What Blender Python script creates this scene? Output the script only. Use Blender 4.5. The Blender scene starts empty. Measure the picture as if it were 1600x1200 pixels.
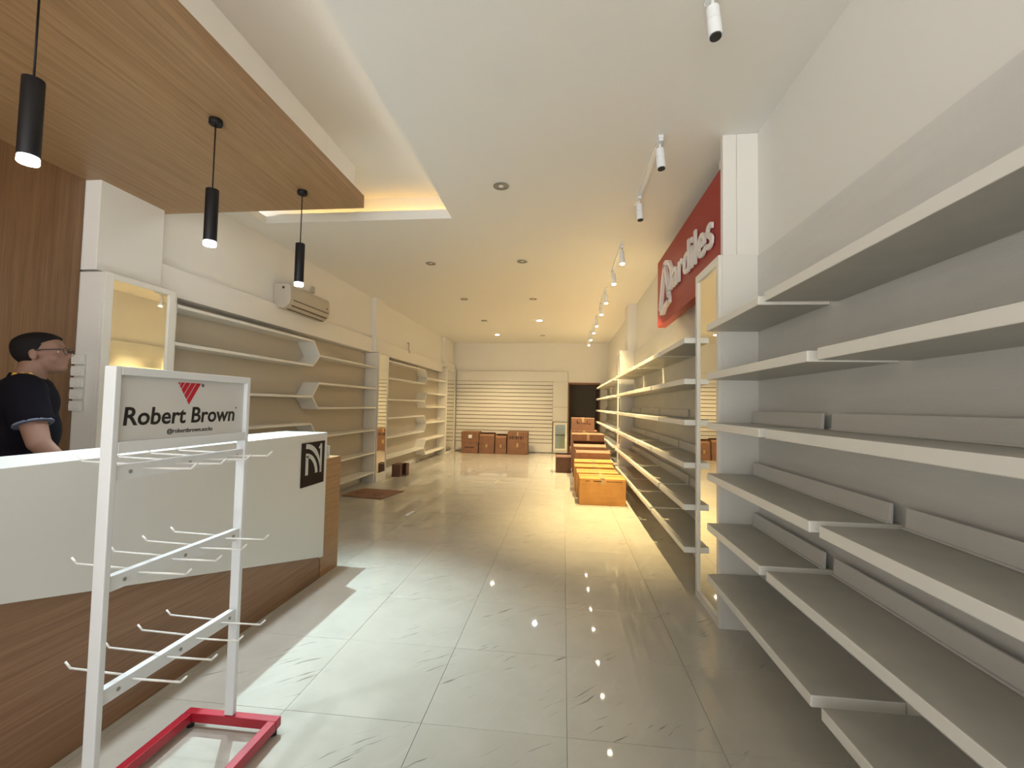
import bpy, bmesh, math, random
from mathutils import Vector, Matrix
random.seed(7)
S = bpy.context.scene
C = S.collection
PI = math.pi

# ------------------------------------------------------------------ camera
CAM_F, CAM_YAW, CAM_PITCH, CAM_ROLL, CAM_H = 722.7, .1126, .0457, .0187, 1.322
cy, sy = math.cos(CAM_YAW), math.sin(CAM_YAW)
fw = Vector((-sy, cy, 0)); rt = Vector((cy, sy, 0)); up = Vector((0, 0, 1))
cp, sp = math.cos(CAM_PITCH), math.sin(CAM_PITCH)
F = fw*cp + up*sp; U2 = up*cp - fw*sp
R = rt*math.cos(CAM_ROLL) + U2*math.sin(CAM_ROLL)
U = U2*math.cos(CAM_ROLL) - rt*math.sin(CAM_ROLL)
cd = bpy.data.cameras.new('camera'); cam = bpy.data.objects.new('camera', cd); C.objects.link(cam)
M = Matrix((R, U, -F)).transposed().to_4x4(); M.translation = (0, 0, CAM_H)
cam.matrix_world = M
cd.sensor_width = 36; cd.lens = CAM_F/1600*36; cd.clip_start = .02
S.camera = cam

# ------------------------------------------------------------------ light and exposure
S.view_settings.view_transform = 'Standard'
try: S.view_settings.look = 'None'
except Exception: pass
S.view_settings.gamma = 1.0
S.view_settings.use_curve_mapping = False
S.view_settings.exposure = 1.58
DAY = .98            # daylight through the open shop front behind the camera
SPOT_W = 165          # warm track spots
W = bpy.data.worlds.new('daylight'); S.world = W; W.use_nodes = True
wn = W.node_tree; bg = wn.nodes['Background']; bg.inputs[1].default_value = DAY
wc = wn.nodes.new('ShaderNodeTexCoord'); wsx = wn.nodes.new('ShaderNodeSeparateXYZ'); wr_ = wn.nodes.new('ShaderNodeMapRange')
wn.links.new(wc.outputs['Generated'], wsx.inputs[0]); wn.links.new(wsx.outputs[2], wr_.inputs[0])
wr_.inputs[1].default_value = -.12; wr_.inputs[2].default_value = .12
wm = wn.nodes.new('ShaderNodeMix'); wm.data_type = 'RGBA'; wn.links.new(wr_.outputs[0], wm.inputs[0])
wm.inputs[6].default_value = (1.92, 1.88, 1.78, 1)      # glowing lower half added to brighten the ceiling, as if sunlit pavement
wm.inputs[7].default_value = (.48, .50, .49, 1)         # dull sky and facades above it
wn.links.new(wm.outputs[2], bg.inputs[0])
pd = bpy.data.lights.new('shop_front_portal', 'AREA'); pd.shape = 'RECTANGLE'; pd.size = 4.4; pd.size_y = 3.1
pd.cycles.is_portal = True
po = bpy.data.objects.new('shop_front_portal', pd); C.objects.link(po)
po.location = (-1.03, -2.19, 1.55); po.rotation_euler = (PI/2, 0, 0)

def lamp(name, kind, loc, power, color, size=.03, aim=None, angle=80, blend=.5):
    l = bpy.data.lights.new(name, kind); l.energy = power; l.color = color
    if kind == 'SPOT':
        l.spot_size = math.radians(angle); l.spot_blend = blend; l.shadow_soft_size = size
    elif kind == 'POINT': l.shadow_soft_size = size
    o = bpy.data.objects.new(name, l); C.objects.link(o); o.location = loc
    if aim is not None:
        o.rotation_euler = (Vector(aim)-Vector(loc)).to_track_quat('-Z', 'Y').to_euler()
    return o

# ------------------------------------------------------------------ materials
def mat(name, col, rough=.5, metal=0, spec=.5, emit=None, estr=0, noise=0, nscale=20, bump=0, bscale=60, stretch=None, coat=0):
    m = bpy.data.materials.new(name); m.use_nodes = True
    nt = m.node_tree; b = nt.nodes['Principled BSDF']
    b.inputs['Base Color'].default_value = (*col, 1); b.inputs['Roughness'].default_value = rough
    b.inputs['Metallic'].default_value = metal; b.inputs['Specular IOR Level'].default_value = spec
    if coat: b.inputs['Coat Weight'].default_value = coat
    if emit: b.inputs['Emission Color'].default_value = (*emit, 1); b.inputs['Emission Strength'].default_value = estr
    if noise or bump:
        g = nt.nodes.new('ShaderNodeNewGeometry'); mp = nt.nodes.new('ShaderNodeMapping')
        nt.links.new(g.outputs['Position'], mp.inputs[0])
        if stretch: mp.inputs['Scale'].default_value = stretch
    if noise:
        n = nt.nodes.new('ShaderNodeTexNoise'); n.inputs['Scale'].default_value = nscale; n.inputs['Detail'].default_value = 5
        nt.links.new(mp.outputs[0], n.inputs[0])
        r = nt.nodes.new('ShaderNodeValToRGB'); nt.links.new(n.outputs[0], r.inputs[0])
        r.color_ramp.elements[0].position = .3; r.color_ramp.elements[1].position = .7
        r.color_ramp.elements[0].color = (*[c*(1-noise) for c in col], 1)
        r.color_ramp.elements[1].color = (*[min(1, c*(1+noise)) for c in col], 1)
        nt.links.new(r.outputs[0], b.inputs['Base Color'])
    if bump:
        n2 = nt.nodes.new('ShaderNodeTexNoise'); n2.inputs['Scale'].default_value = bscale; n2.inputs['Detail'].default_value = 3
        nt.links.new(mp.outputs[0], n2.inputs[0])
        bp = nt.nodes.new('ShaderNodeBump'); bp.inputs['Strength'].default_value = bump; bp.inputs['Distance'].default_value = .002
        nt.links.new(n2.outputs[0], bp.inputs['Height']); nt.links.new(bp.outputs[0], b.inputs['Normal'])
    return m

def wood(name, axis, dark, light, rough=.45):
    m = bpy.data.materials.new(name); m.use_nodes = True; nt = m.node_tree; b = nt.nodes['Principled BSDF']
    g = nt.nodes.new('ShaderNodeNewGeometry'); mp = nt.nodes.new('ShaderNodeMapping')
    sc = [26, 26, 26]; sc['xyz'.index(axis)] = .55; mp.inputs['Scale'].default_value = sc
    nt.links.new(g.outputs['Position'], mp.inputs[0])
    n = nt.nodes.new('ShaderNodeTexNoise'); n.inputs['Scale'].default_value = 1.6; n.inputs['Detail'].default_value = 9; n.inputs['Roughness'].default_value = .72
    nt.links.new(mp.outputs[0], n.inputs[0])
    r = nt.nodes.new('ShaderNodeValToRGB'); e = r.color_ramp.elements
    e[0].position = .33; e[0].color = (*dark, 1); e[1].position = .68; e[1].color = (*light, 1)
    nt.links.new(n.outputs[0], r.inputs[0])
    mp2 = nt.nodes.new('ShaderNodeMapping'); sc2 = [190, 190, 190]; sc2['xyz'.index(axis)] = 4; mp2.inputs['Scale'].default_value = sc2
    nt.links.new(g.outputs['Position'], mp2.inputs[0])
    n2 = nt.nodes.new('ShaderNodeTexNoise'); n2.inputs['Scale'].default_value = 1; nt.links.new(mp2.outputs[0], n2.inputs[0])
    mx = nt.nodes.new('ShaderNodeMix'); mx.data_type = 'RGBA'; mx.blend_type = 'MULTIPLY'
    r2 = nt.nodes.new('ShaderNodeValToRGB'); r2.color_ramp.elements[0].position = .35; r2.color_ramp.elements[0].color = (.78, .76, .74, 1); r2.color_ramp.elements[1].position = .6
    nt.links.new(n2.outputs[0], r2.inputs[0])
    mx.inputs[0].default_value = .7; nt.links.new(r.outputs[0], mx.inputs[6]); nt.links.new(r2.outputs[0], mx.inputs[7])
    nt.links.new(mx.outputs[2], b.inputs['Base Color']); b.inputs['Roughness'].default_value = rough
    return m

def marble():
    m = bpy.data.materials.new('polished_marble_tile'); m.use_nodes = True; nt = m.node_tree; b = nt.nodes['Principled BSDF']
    g = nt.nodes.new('ShaderNodeNewGeometry'); oi = nt.nodes.new('ShaderNodeObjectInfo')
    mul = nt.nodes.new('ShaderNodeMath'); mul.operation = 'MULTIPLY'; mul.inputs[1].default_value = 23
    nt.links.new(oi.outputs['Random'], mul.inputs[0])
    cmb = nt.nodes.new('ShaderNodeCombineXYZ'); nt.links.new(mul.outputs[0], cmb.inputs[0]); nt.links.new(mul.outputs[0], cmb.inputs[2])
    ad = nt.nodes.new('ShaderNodeVectorMath'); ad.operation = 'ADD'; nt.links.new(g.outputs['Position'], ad.inputs[0]); nt.links.new(cmb.outputs[0], ad.inputs[1])
    def noise(vec, sc, det, ro=.5, dist=0):
        n = nt.nodes.new('ShaderNodeTexNoise'); n.inputs['Scale'].default_value = sc; n.inputs['Detail'].default_value = det
        n.inputs['Roughness'].default_value = ro; n.inputs['Distortion'].default_value = dist; nt.links.new(vec, n.inputs[0]); return n.outputs[0]
    def ramp(fac, p0, c0, p1, c1):
        r = nt.nodes.new('ShaderNodeValToRGB'); nt.links.new(fac, r.inputs[0]); e = r.color_ramp.elements
        e[0].position = p0; e[0].color = (*c0, 1); e[1].position = p1; e[1].color = (*c1, 1); return r.outputs[0]
    def mixc(fac, a, b, mode='MIX'):
        m_ = nt.nodes.new('ShaderNodeMix'); m_.data_type = 'RGBA'; m_.blend_type = mode
        if isinstance(fac, (int, float)): m_.inputs[0].default_value = fac
        else: nt.links.new(fac, m_.inputs[0])
        for q, k_ in ((a, 6), (b, 7)):
            if isinstance(q, tuple): m_.inputs[k_].default_value = (*q, 1)
            else: nt.links.new(q, m_.inputs[k_])
        return m_.outputs[2]
    # slightly bent coordinates, then long thin streaks running diagonally over the tile
    wv = nt.nodes.new('ShaderNodeTexNoise'); wv.inputs['Scale'].default_value = 3.5; wv.inputs['Detail'].default_value = 3; nt.links.new(ad.outputs[0], wv.inputs[0])
    wsc = nt.nodes.new('ShaderNodeVectorMath'); wsc.operation = 'SCALE'; wsc.inputs[3].default_value = .10; nt.links.new(wv.outputs[1], wsc.inputs[0])
    wad = nt.nodes.new('ShaderNodeVectorMath'); wad.operation = 'ADD'; nt.links.new(ad.outputs[0], wad.inputs[0]); nt.links.new(wsc.outputs[0], wad.inputs[1])
    def streak(rot, sx, sy, sc, lo, hi):
        q = nt.nodes.new('ShaderNodeMapping'); q.vector_type = 'TEXTURE'; q.inputs['Rotation'].default_value = (0, 0, rot); q.inputs['Scale'].default_value = (1/sx, 1/sy, 1)
        nt.links.new(wad.outputs[0], q.inputs[0]); return ramp(noise(q.outputs[0], sc, 2.5, .55), lo, (0, 0, 0), hi, (1, 1, 1))
    mask = ramp(noise(ad.outputs[0], 2.6, 2), .46, (0, 0, 0), .62, (1, 1, 1))
    dark = nt.nodes.new('ShaderNodeMath'); dark.operation = 'MULTIPLY'; nt.links.new(streak(.70, 2.6, 44, 1.5, .645, .70), dark.inputs[0]); nt.links.new(mask, dark.inputs[1])
    base = ramp(noise(ad.outputs[0], 4, 5, .6), .3, (.47, .445, .385), .65, (.515, .49, .43))
    c1_ = mixc(streak(1.1, 1.6, 16, 1.2, .60, .78), base, (.52, .50, .45))
    c2_ = mixc(dark.outputs[0], c1_, (.20, .18, .145))
    nt.links.new(c2_, b.inputs['Base Color'])
    b.inputs['Roughness'].default_value = .035; b.inputs['Specular IOR Level'].default_value = .5
    return m

M_wall = mat('white_wall_paint', (.80, .78, .74), .6, bump=.25, bscale=25)
M_ceil = mat('white_ceiling_paint', (.80, .785, .75), .7)
M_shelf = mat('dusty_shaded_laminate', (.44, .425, .38), .42, noise=.05, nscale=9, bump=.3, bscale=220, stretch=(1, 1, 3))  # dusty grey, deepened for the shade on the board tops
M_back = mat('white_laminate_back_panel', (.68, .67, .64), .5, noise=.04, nscale=6, bump=.5, bscale=150, stretch=(1, .35, 2))
M_frame = mat('white_frame_paint', (.78, .76, .71), .4)
M_counter = mat('white_counter_laminate', (.74, .74, .71), .35)
M_mirror = mat('mirror_glass', (.90, .88, .78), .015, metal=1)
M_ward = (.27, .15, .065); M_wlit = (.42, .255, .125)
M_wsoff = wood('oak_veneer_soffit', 'y', M_ward, M_wlit)
M_wwall = wood('oak_veneer_wall', 'z', (.175, .085, .037), (.265, .145, .066))
M_wdesk = wood('oak_veneer_desk', 'y', (.215, .112, .058), (.37, .215, .12))
M_wend = wood('oak_veneer_desk_end', 'y', (.33, .175, .075), (.50, .30, .15))
M_tile = marble()
M_grout = mat('tile_grout', (.24, .22, .18), .9)
M_black = mat('black_lamp_metal', (.008, .007, .008), .5, spec=.3)
M_white_metal = mat('white_powder_coat', (.80, .82, .84), .35)
M_hook = mat('cream_wire_coating', (.82, .80, .76), .35)
M_red = mat('red_powder_coat', (.42, .012, .03), .35)
M_signred = mat('red_sign_board', (.36, .030, .024), .5, spec=.3)
M_letter = mat('white_foam_letter', (.80, .77, .74), .5)
M_signplate = mat('sign_plate_white', (.70, .69, .67), .4)
M_ink = mat('black_ink', (.015, .012, .012), .5)
M_inkred = mat('red_ink', (.55, .01, .03), .5)
M_logo = mat('dark_brown_plaque', (.018, .010, .008), .6, spec=.2)
M_logow = mat('plaque_white_mark', (.62, .60, .56), .5)
M_lens_off = mat('unlit_lens', (.30, .28, .25), .3)
M_dark = mat('dark_recess', (.03, .028, .025), .8)
M_lens_warm = mat('lit_warm_lens', (1, .9, .7), .3, emit=(1, .86, .6), estr=30)
M_lens_cool = mat('lit_cool_lens', (1, 1, 1), .3, emit=(.85, .95, 1), estr=40)
M_led = mat('warm_led_strip', (1, .8, .4), .3, emit=(1, .58, .12), estr=9)
M_ledw = mat('dim_led_strip', (1, .9, .7), .3, emit=(1, .88, .72), estr=3.2)
M_door = mat('brown_door_frame', (.25, .12, .06), .5)
M_darkroom = mat('dark_back_room', (.32, .28, .23), .9)
M_card = mat('cardboard_brown', (.25, .125, .075), .75, noise=.12, nscale=7)
M_card_lit = mat('cardboard_warm_lit', (.50, .24, .06), .7, noise=.10, nscale=6)  # orange of the warm spotlights put into the cardboard colour
M_card_dk = mat('cardboard_dark', (.13, .065, .045), .8, noise=.1, nscale=7)
M_tape = mat('packing_tape', (.50, .34, .16), .25)
M_cardin = mat('cardboard_inner', (.16, .075, .03), .85)
M_print_slot = mat('carton_print_and_slot', (.07, .03, .025), .7)
M_ac = mat('aged_white_plastic', (.52, .46, .37), .4)
M_acdark = mat('vent_shadow_plastic', (.12, .08, .05), .7)
M_glass = mat('green_tinted_glass', (.22, .27, .22), .08)
M_plug = mat('black_plastic', (.02, .02, .02), .4)
M_paper = mat('white_paper', (.82, .82, .82), .7)
M_skin = mat('skin', (.235, .125, .085), .6, noise=.06, nscale=14)
M_hair = mat('black_hair', (.008, .006, .006), .75, spec=.2, bump=.8, bscale=160)
M_shirt = mat('black_jersey', (.006, .005, .008), .95, spec=.12, bump=.4, bscale=30)
M_yellow = mat('yellow_stripe', (.78, .45, .06), .6)
M_cuff = mat('pale_blue_cuff', (.13, .15, .22), .8)
M_pants = mat('dark_trousers', (.02, .022, .03), .8)
M_mark = mat('grey_scuff', (.30, .27, .23), .8)

# ------------------------------------------------------------------ helpers
def new(name, bm, m, parent=None, smooth=False, bevel=0, segs=2):
    me = bpy.data.meshes.new(name)
    bmesh.ops.recalc_face_normals(bm, faces=bm.faces[:])
    bm.to_mesh(me); bm.free()
    if smooth:
        for p in me.polygons: p.use_smooth = True
    for mm in (m if isinstance(m, (list, tuple)) else [m]): me.materials.append(mm)
    o = bpy.data.objects.new(name, me); C.objects.link(o)
    if parent is not None: o.parent = parent
    if bevel:
        b = o.modifiers.new('bevel', 'BEVEL'); b.width = bevel; b.segments = segs; b.limit_method = 'ANGLE'
    return o

def addbox(bm, x0, x1, y0, y1, z0, z1, mi=0):
    v = [bm.verts.new(p) for p in ((x0,y0,z0),(x1,y0,z0),(x1,y1,z0),(x0,y1,z0),(x0,y0,z1),(x1,y0,z1),(x1,y1,z1),(x0,y1,z1))]
    fs = []
    for q in ((0,3,2,1),(4,5,6,7),(0,1,5,4),(1,2,6,5),(2,3,7,6),(3,0,4,7)):
        f = bm.faces.new([v[i] for i in q]); f.material_index = mi; fs.append(f)
    return v

def box(name, x0, x1, y0, y1, z0, z1, m, parent=None, bevel=.003, **kw):
    bm = bmesh.new(); addbox(bm, x0, x1, y0, y1, z0, z1)
    return new(name, bm, m, parent, bevel=bevel, **kw)

def addprism(bm, pts, axis, a, b):
    """extrude a polygon given in the two other axes along axis from a to b"""
    def P(p, t):
        if axis == 'x': return (t, p[0], p[1])
        if axis == 'y': return (p[0], t, p[1])
        return (p[0], p[1], t)
    A = [bm.verts.new(P(p, a)) for p in pts]; B = [bm.verts.new(P(p, b)) for p in pts]
    bm.faces.new(A); bm.faces.new(B[::-1]); n = len(pts)
    for i in range(n): bm.faces.new((A[i], B[i], B[(i+1) % n], A[(i+1) % n]))

def prism(name, pts, axis, a, b, m, parent=None, bevel=0, **kw):
    bm = bmesh.new(); addprism(bm, pts, axis, a, b); return new(name, bm, m, parent, bevel=bevel, **kw)

def addcyl(bm, p, q, r, r2=None, n=20, caps=True):
    p, q = Vector(p), Vector(q); d = q-p; r2 = r if r2 is None else r2
    mtx = Matrix.Translation((p+q)/2) @ d.to_track_quat('Z', 'Y').to_matrix().to_4x4()
    return bmesh.ops.create_cone(bm, cap_ends=caps, segments=n, radius1=r, radius2=r2, depth=d.length, matrix=mtx)['verts']

def cyl(name, p, q, r, m, parent=None, r2=None, n=20, bevel=0, smooth=True):
    bm = bmesh.new(); addcyl(bm, p, q, r, r2, n)
    o = new(name, bm, m, parent, bevel=bevel)
    if smooth:
        for f in o.data.polygons: f.use_smooth = len(f.vertices) == 4
    return o

def addtube(bm, pts, r, n=8):
    for i in range(len(pts)-1):
        addcyl(bm, pts[i], pts[i+1], r, n=n)
        if i: bmesh.ops.create_uvsphere(bm, u_segments=n, v_segments=6, radius=r, matrix=Matrix.Translation(pts[i]))

def tag(o, label, cat=None, group=None, kind=None):
    if label: o['label'] = label
    if cat: o['category'] = cat
    if group: o['group'] = group
    if kind: o['kind'] = kind
    return o
def struct(o, label=None):
    o['kind'] = 'structure'
    if label: o['label'] = label
    return o
def thing(name, label, cat, loc=(0, 0, 0), rz=0, group=None, kind=None):
    o = bpy.data.objects.new(name, None); C.objects.link(o); o.location = loc; o.rotation_euler = (0, 0, rz)
    o.empty_display_size = .1
    return tag(o, label, cat, group, kind)
def sync():
    bpy.context.view_layer.update()
def adopt(child, root):
    """parent a child built in world coordinates under an unrotated root"""
    child.parent = root
    child.location = Vector(child.location) - Vector(root.location)
    return child
def part(root, o):
    return adopt(o, root)

# ------------------------------------------------------------------ setting: floor
YN, YB, XR, XL, H = -2.2, 13.1, 1.215, -3.25, 3.1
fl = struct(box('floor', -3.6, 1.5, YN-.3, YB+2.2, -.12, -.004, M_grout, bevel=0), 'grout bed under the polished marble floor tiles')
bmt = bmesh.new(); addbox(bmt, 0, .5984, 0, .5984, -.0039, 0)
bmesh.ops.bevel(bmt, geom=[e for e in bmt.edges if all(v.co.z > -.001 for v in e.verts)], offset=.0008, segments=1, affect='EDGES')
tile0 = new('tile', bmt, M_tile, fl)
first = True
for j in range(-7, 19):
    for i in range(-6, 2):
        x, y = .03+.6*i+.0008, 1.925+.6*j+.0008
        if y > YB-.05: continue
        t = tile0 if first else tile0.copy()
        if not first: C.objects.link(t); t.parent = fl
        first = False
        t.location = (x, y, random.uniform(-.0003, .0003)); 

# ceiling with the cove recess
ce = struct(box('ceiling', -1.09, 1.4, YN, YB+.2, H, H+.07, M_ceil, bevel=0), 'white painted ceiling with a rectangular cove over the counter')
part(ce, box('ceiling_panel', -3.45, -1.0901, 4.26, YB+.2, H, H+.07, M_ceil, bevel=0))
part(ce, box('ceiling_panel', -3.45, -3.0, YN, 4.2599, H, H+.07, M_ceil, bevel=0))
part(ce, box('cove_ceiling', -3.45, -.7, YN, 4.65, 3.42, 3.45, M_ceil, bevel=0))
part(ce, box('cove_side', -.86, -.80, YN, 4.48, H+.0701, 3.42, M_ceil, bevel=0))
part(ce, box('cove_side', -3.45, -.80, 4.48, 4.54, H+.0701, 3.42, M_ceil, bevel=0))
part(ce, box('ceiling_panel', -3.45, 1.4, YN, YB+.2, 3.46, 3.5, M_ceil, bevel=0))
part(ce, box('led_strip', -2.9, -1.0, 4.345, 4.360, H+.0705, H+.077, M_led, bevel=0))
part(ce, box('led_light_shield', -2.9, -1.0, 4.27, 4.3649, H+.092, H+.095, M_ceil, bevel=0))  # unseen lid added to keep the strip's light off the cove ceiling
part(ce, box('led_light_shield', -2.9, -1.0, 4.27, 4.275, H+.0705, H+.0919, M_ceil, bevel=0))  # unseen front side of the added lid
part(ce, box('led_strip', -.985, -.965, YN+.2, 4.2, H+.0705, H+.08, M_ledw, bevel=0))

# walls
struct(box('wall_right', XR, XR+.15, YN, YB+.2, 0, H, M_wall, bevel=0), 'white painted wall above the right hand shelving')
struct(box('wall_left', -3.45, XL, 3.33, YB+.2, 2.40, H, M_wall, bevel=0), 'white painted upper wall on the left')
struct(box('wall_left_lower', -3.45, -3.33, 2.76, YB+.2, 0, 2.4, M_wall, bevel=0), 'white wall behind the left shelving')
ww = struct(box('wall_left_wood', -3.45, -3.282, YN, 2.758, 0, 3.09, M_wwall, bevel=0), 'vertical grained oak veneer wall behind the counter')
# back wall with the door opening
wb = struct(box('wall_back', -3.45, .112, YB, YB+.14, 0, H, M_wall, bevel=0), 'cream painted back wall')
part(wb, box('wall_panel', .1121, 1.002, YB, YB+.14, 1.985, H, M_wall, bevel=0))
part(wb, box('wall_panel', 1.0021, 1.3, YB, YB+.14, 0, H, M_wall, bevel=0))
# soffit band (fascia) along the left wall above the shelving
tr = struct(box('trim_1', XL-.05, -3.195, 3.272, 7.40, 2.16, 2.40, M_wall, bevel=.004), 'flat white band above the nearer left shelving')
struct(box('trim_2', XL-.05, -3.195, 7.92, 11.93, 2.16, 2.40, M_wall, bevel=.004), 'flat white band above the farther left shelving')
# pilasters on the left
def pil(name, x1, y0, y1, z0, lab):
    return struct(box(name, -3.33, x1, y0, y1, z0, H, M_wall, bevel=.004), lab)
pil('wall_left_pilaster_1', -3.165, 2.762, 3.27, 2.19, 'square white column head under the wooden soffit')
pil('wall_left_pilaster_2', -3.17, 7.45, 7.86, 2.40, 'white pilaster on the left wall')
pil('wall_left_pilaster_3', -3.17, 11.97, 12.95, 2.40, 'white pilaster in the far left corner')
struct(box('trim_3', -3.33, -3.13, 7.40, 7.92, 2.165, 2.40, M_wall, bevel=.004), 'boxed white band round the left pilaster')
struct(box('trim_4', -3.33, -3.13, 11.93, 13.0, 2.30, 2.46, M_wall, bevel=.004), 'boxed white band in the far corner')
# right wall pilasters
struct(box('wall_right_pilaster_1', 1.085, 1.216, 3.05, 3.40, 2.275, H, M_wall, bevel=.004), 'white pilaster over the near right column')
struct(box('wall_right_pilaster_2', 1.07, 1.216, 8.06, 8.42, 2.29, H, M_wall, bevel=.004), 'white pilaster over the second right column')
struct(box('trim_5', 1.0, 1.0845, 3.055, 3.102, 2.285, H, M_wall, bevel=.003), 'white boxing beside the red sign')

# ------------------------------------------------------------------ dark door opening at the back
dr = struct(thing('door_1', 'open doorway into a dark back room with brown frame', None))
part(dr, box('door_frame', .112, .145, YB-.025, YB+.15, .0, 1.985, M_door, bevel=.003))
part(dr, box('door_frame', .969, 1.002, YB-.025, YB+.15, .0, 1.985, M_door, bevel=.003))
part(dr, box('door_frame', .1451, .9689, YB-.025, YB+.15, 1.935, 1.985, M_door, bevel=.003))
bm = bmesh.new()
addbox(bm, .05, .10, YB+.16, YB+2.0, 0, 2.3); addbox(bm, 1.02, 1.08, YB+.16, YB+2.0, 0, 2.3)
addbox(bm, .05, 1.08, YB+2.0, YB+2.05, 0, 2.3); addbox(bm, .05, 1.08, YB+.16, YB+2.05, 2.3, 2.35)
part(dr, new('back_room', bm, M_darkroom))

# ------------------------------------------------------------------ slat wall on the back wall
sw = thing('slat_wall', 'cream slatted display wall across the back of the shop', 'slat wall', (-1.7, YB-.03, 0))
part(sw, box('backing_panel', -3.09, .105, YB-.012, YB-.0005, .02, 2.295, mat('groove_shadow_board', (.20, .16, .09), .8), bevel=0))
for k in range(16):
    z1 = 2.0-.108*k
    part(sw, box('slat', -3.085, -.318, YB-.034, YB-.0125, z1-.097, z1-.006, M_frame, bevel=.002, segs=1))
part(sw, box('bottom_panel', -3.085, -.318, YB-.034, YB-.0125, .02, 2.0-.108*16-.004, M_frame, bevel=.002))
part(sw, box('top_panel', -3.085, .10, YB-.034, YB-.0125, 2.004, 2.29, M_frame, bevel=.002))
part(sw, box('side_panel', -.314, .10, YB-.034, YB-.0125, 1.295, 2.0, M_frame, bevel=.002))
part(sw, box('side_panel', -.314, .10, YB-.034, YB-.0125, .885, 1.289, M_frame, bevel=.002))
cb = thing('glass_cabinet', 'small white cabinet with a green glass door beside the dark doorway', 'cabinet', (-.1, YB-.1, 0))
part(cb, box('cabinet_body', -.29, .10, YB-.10, YB-.0345, .02, .87, M_frame))
fr = bmesh.new()
for a in ((-.285, .095, .09, .14), (-.285, .095, .80, .86), (-.285, -.23, .1401, .7999), (.04, .095, .1401, .7999)):
    addbox(fr, a[0], a[1], YB-.125, YB-.101, a[2], a[3])
dd = part(cb, new('cabinet_door', fr, M_frame, bevel=.002))
part(cb, box('glass_pane', -.2299, .0399, YB-.112, YB-.104, .1401, .7999, M_glass, bevel=0))
part(cb, box('glass_rail', -.2299, .0399, YB-.118, YB-.113, .505, .525, M_dark, bevel=0))

# ------------------------------------------------------------------ mirrored columns
def mirror_column(x, side, y0, y1, z1, depth, label, mz0=.13, fr=.055, foot=.0, mf=.06):
    """side=-1: mirror faces -x (right wall column); +1 faces +x (left wall column)"""
    t = thing('mirror_column', label, 'column', (x, (y0+y1)/2, 0))
    xb = x - side*depth
    a, b = sorted((x-side*.012, xb))
    part(t, box('column_body', a, b, y0, y1, foot, z1, M_frame, bevel=.002))
    g0, g1 = sorted((x, x-side*.0119))
    f0, f1 = sorted((x+side*.012, x-side*.0119))
    part(t, box('mirror', g0, g1, y0+mf, y1-mf, mz0, z1-fr, M_mirror, bevel=0))
    bm = bmesh.new()
    addbox(bm, f0, f1, y0, y0+mf-.0005, foot, z1); addbox(bm, f0, f1, y1-mf+.0005, y1, foot, z1)
    addbox(bm, f0, f1, y0+mf, y1-mf, z1-fr+.0005, z1); addbox(bm, f0, f1, y0+mf, y1-mf, foot, mz0-.0005)
    part(t, new('mirror_frame', bm, M_frame, bevel=.002))
    return t
mirror_column(.957, -1, 2.972, 3.478, 2.283, .255, 'near right mirrored white column between the shelving bays', mz0=.055, mf=.045)
mirror_column(.957, -1, 8.03, 8.42, 2.29, .255, 'second mirrored white column on the right under the pilaster', mf=.03)
mirror_column(-3.10, 1, 2.762, 3.335, 2.175, .226, 'near left mirrored white column behind the counter', mz0=.1, fr=.04)
mirror_column(-3.10, 1, 7.44, 7.875, 2.16, .226, 'left mirrored white column between the two honeycomb shelving bays', mf=.012, fr=.02)
mirror_column(-3.10, 1, 11.965, 12.975, 2.29, .226, 'far left corner mirrored white column beside the slat wall', mf=.06, mz0=.05)

# ------------------------------------------------------------------ right hand cantilever shelving
LV = [1.84, 1.54, 1.24, .932, .632, .33]
XF, XBK = .87, 1.178
def shelving(y0, y1, ztop, odd, even, label, lip_len=True):
    t = thing('wall_shelving', label, 'shelving', (XBK, (y0+y1)/2, 0))
    part(t, box('back_panel', XBK, XR-.002, y0, y1, .0, ztop, M_back, bevel=.001))
    for k, z in enumerate(LV):
        for (a, b) in (odd if k % 2 == 0 else even):
            bm = bmesh.new(); addbox(bm, XF, XBK-.0005, a, b, z-.042, z)
            bm.normal_update()
            for f in bm.faces:
                c = f.calc_center_median()
                if abs(c.x-XF) < 1e-4 or abs(c.y-a) < 1e-4 or abs(c.y-b) < 1e-4: f.material_index = 1  # front and end faces coloured lighter, standing for light from the side
            part(t, new('shelf', bm, [M_shelf, M_frame], bevel=.004))
            if k >= 2 and k < 5:
                a2, b2 = max(a, y0+.03), b
                bm = bmesh.new()
                addprism(bm, [(1.134, z+.0004), (1.146, z+.0004), (1.150, z+.072), (1.138, z+.073)], 'y', a2, b2-.01)
                addprism(bm, [(1.124, z+.0004), (1.1335, z+.0004), (1.1335, z+.008), (1.124, z+.008)], 'y', a2, b2-.01)
                part(t, new('shoe_rest', bm, M_back, bevel=.002))
    return t
shelving(YN+.1, 2.970, 2.272, [(2.195, 2.955), (-.4, 2.13), (-2.0, -.46)], [(1.772, 2.955), (-.9, 1.707), (-2.0, -.96)],
         'near right white cantilever shelving bay with staggered boards in front of the mirrored column')
shelving(3.482, 8.026, 2.272, [(3.49, 4.37), (4.43, 5.69), (5.75, 7.04), (7.10, 8.02)], [(3.49, 4.76), (4.82, 5.69), (5.75, 6.62), (6.68, 8.02)],
         'middle right white shelving bay under the red sign')
shelving(8.424, 12.9, 2.272, [(8.43, 9.35), (9.41, 10.6), (10.66, 11.8), (11.86, 12.85)], [(8.43, 9.8), (9.86, 10.9), (10.96, 12.0), (12.06, 12.85)],
         'far right white shelving bay ending beside the dark doorway')

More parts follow.
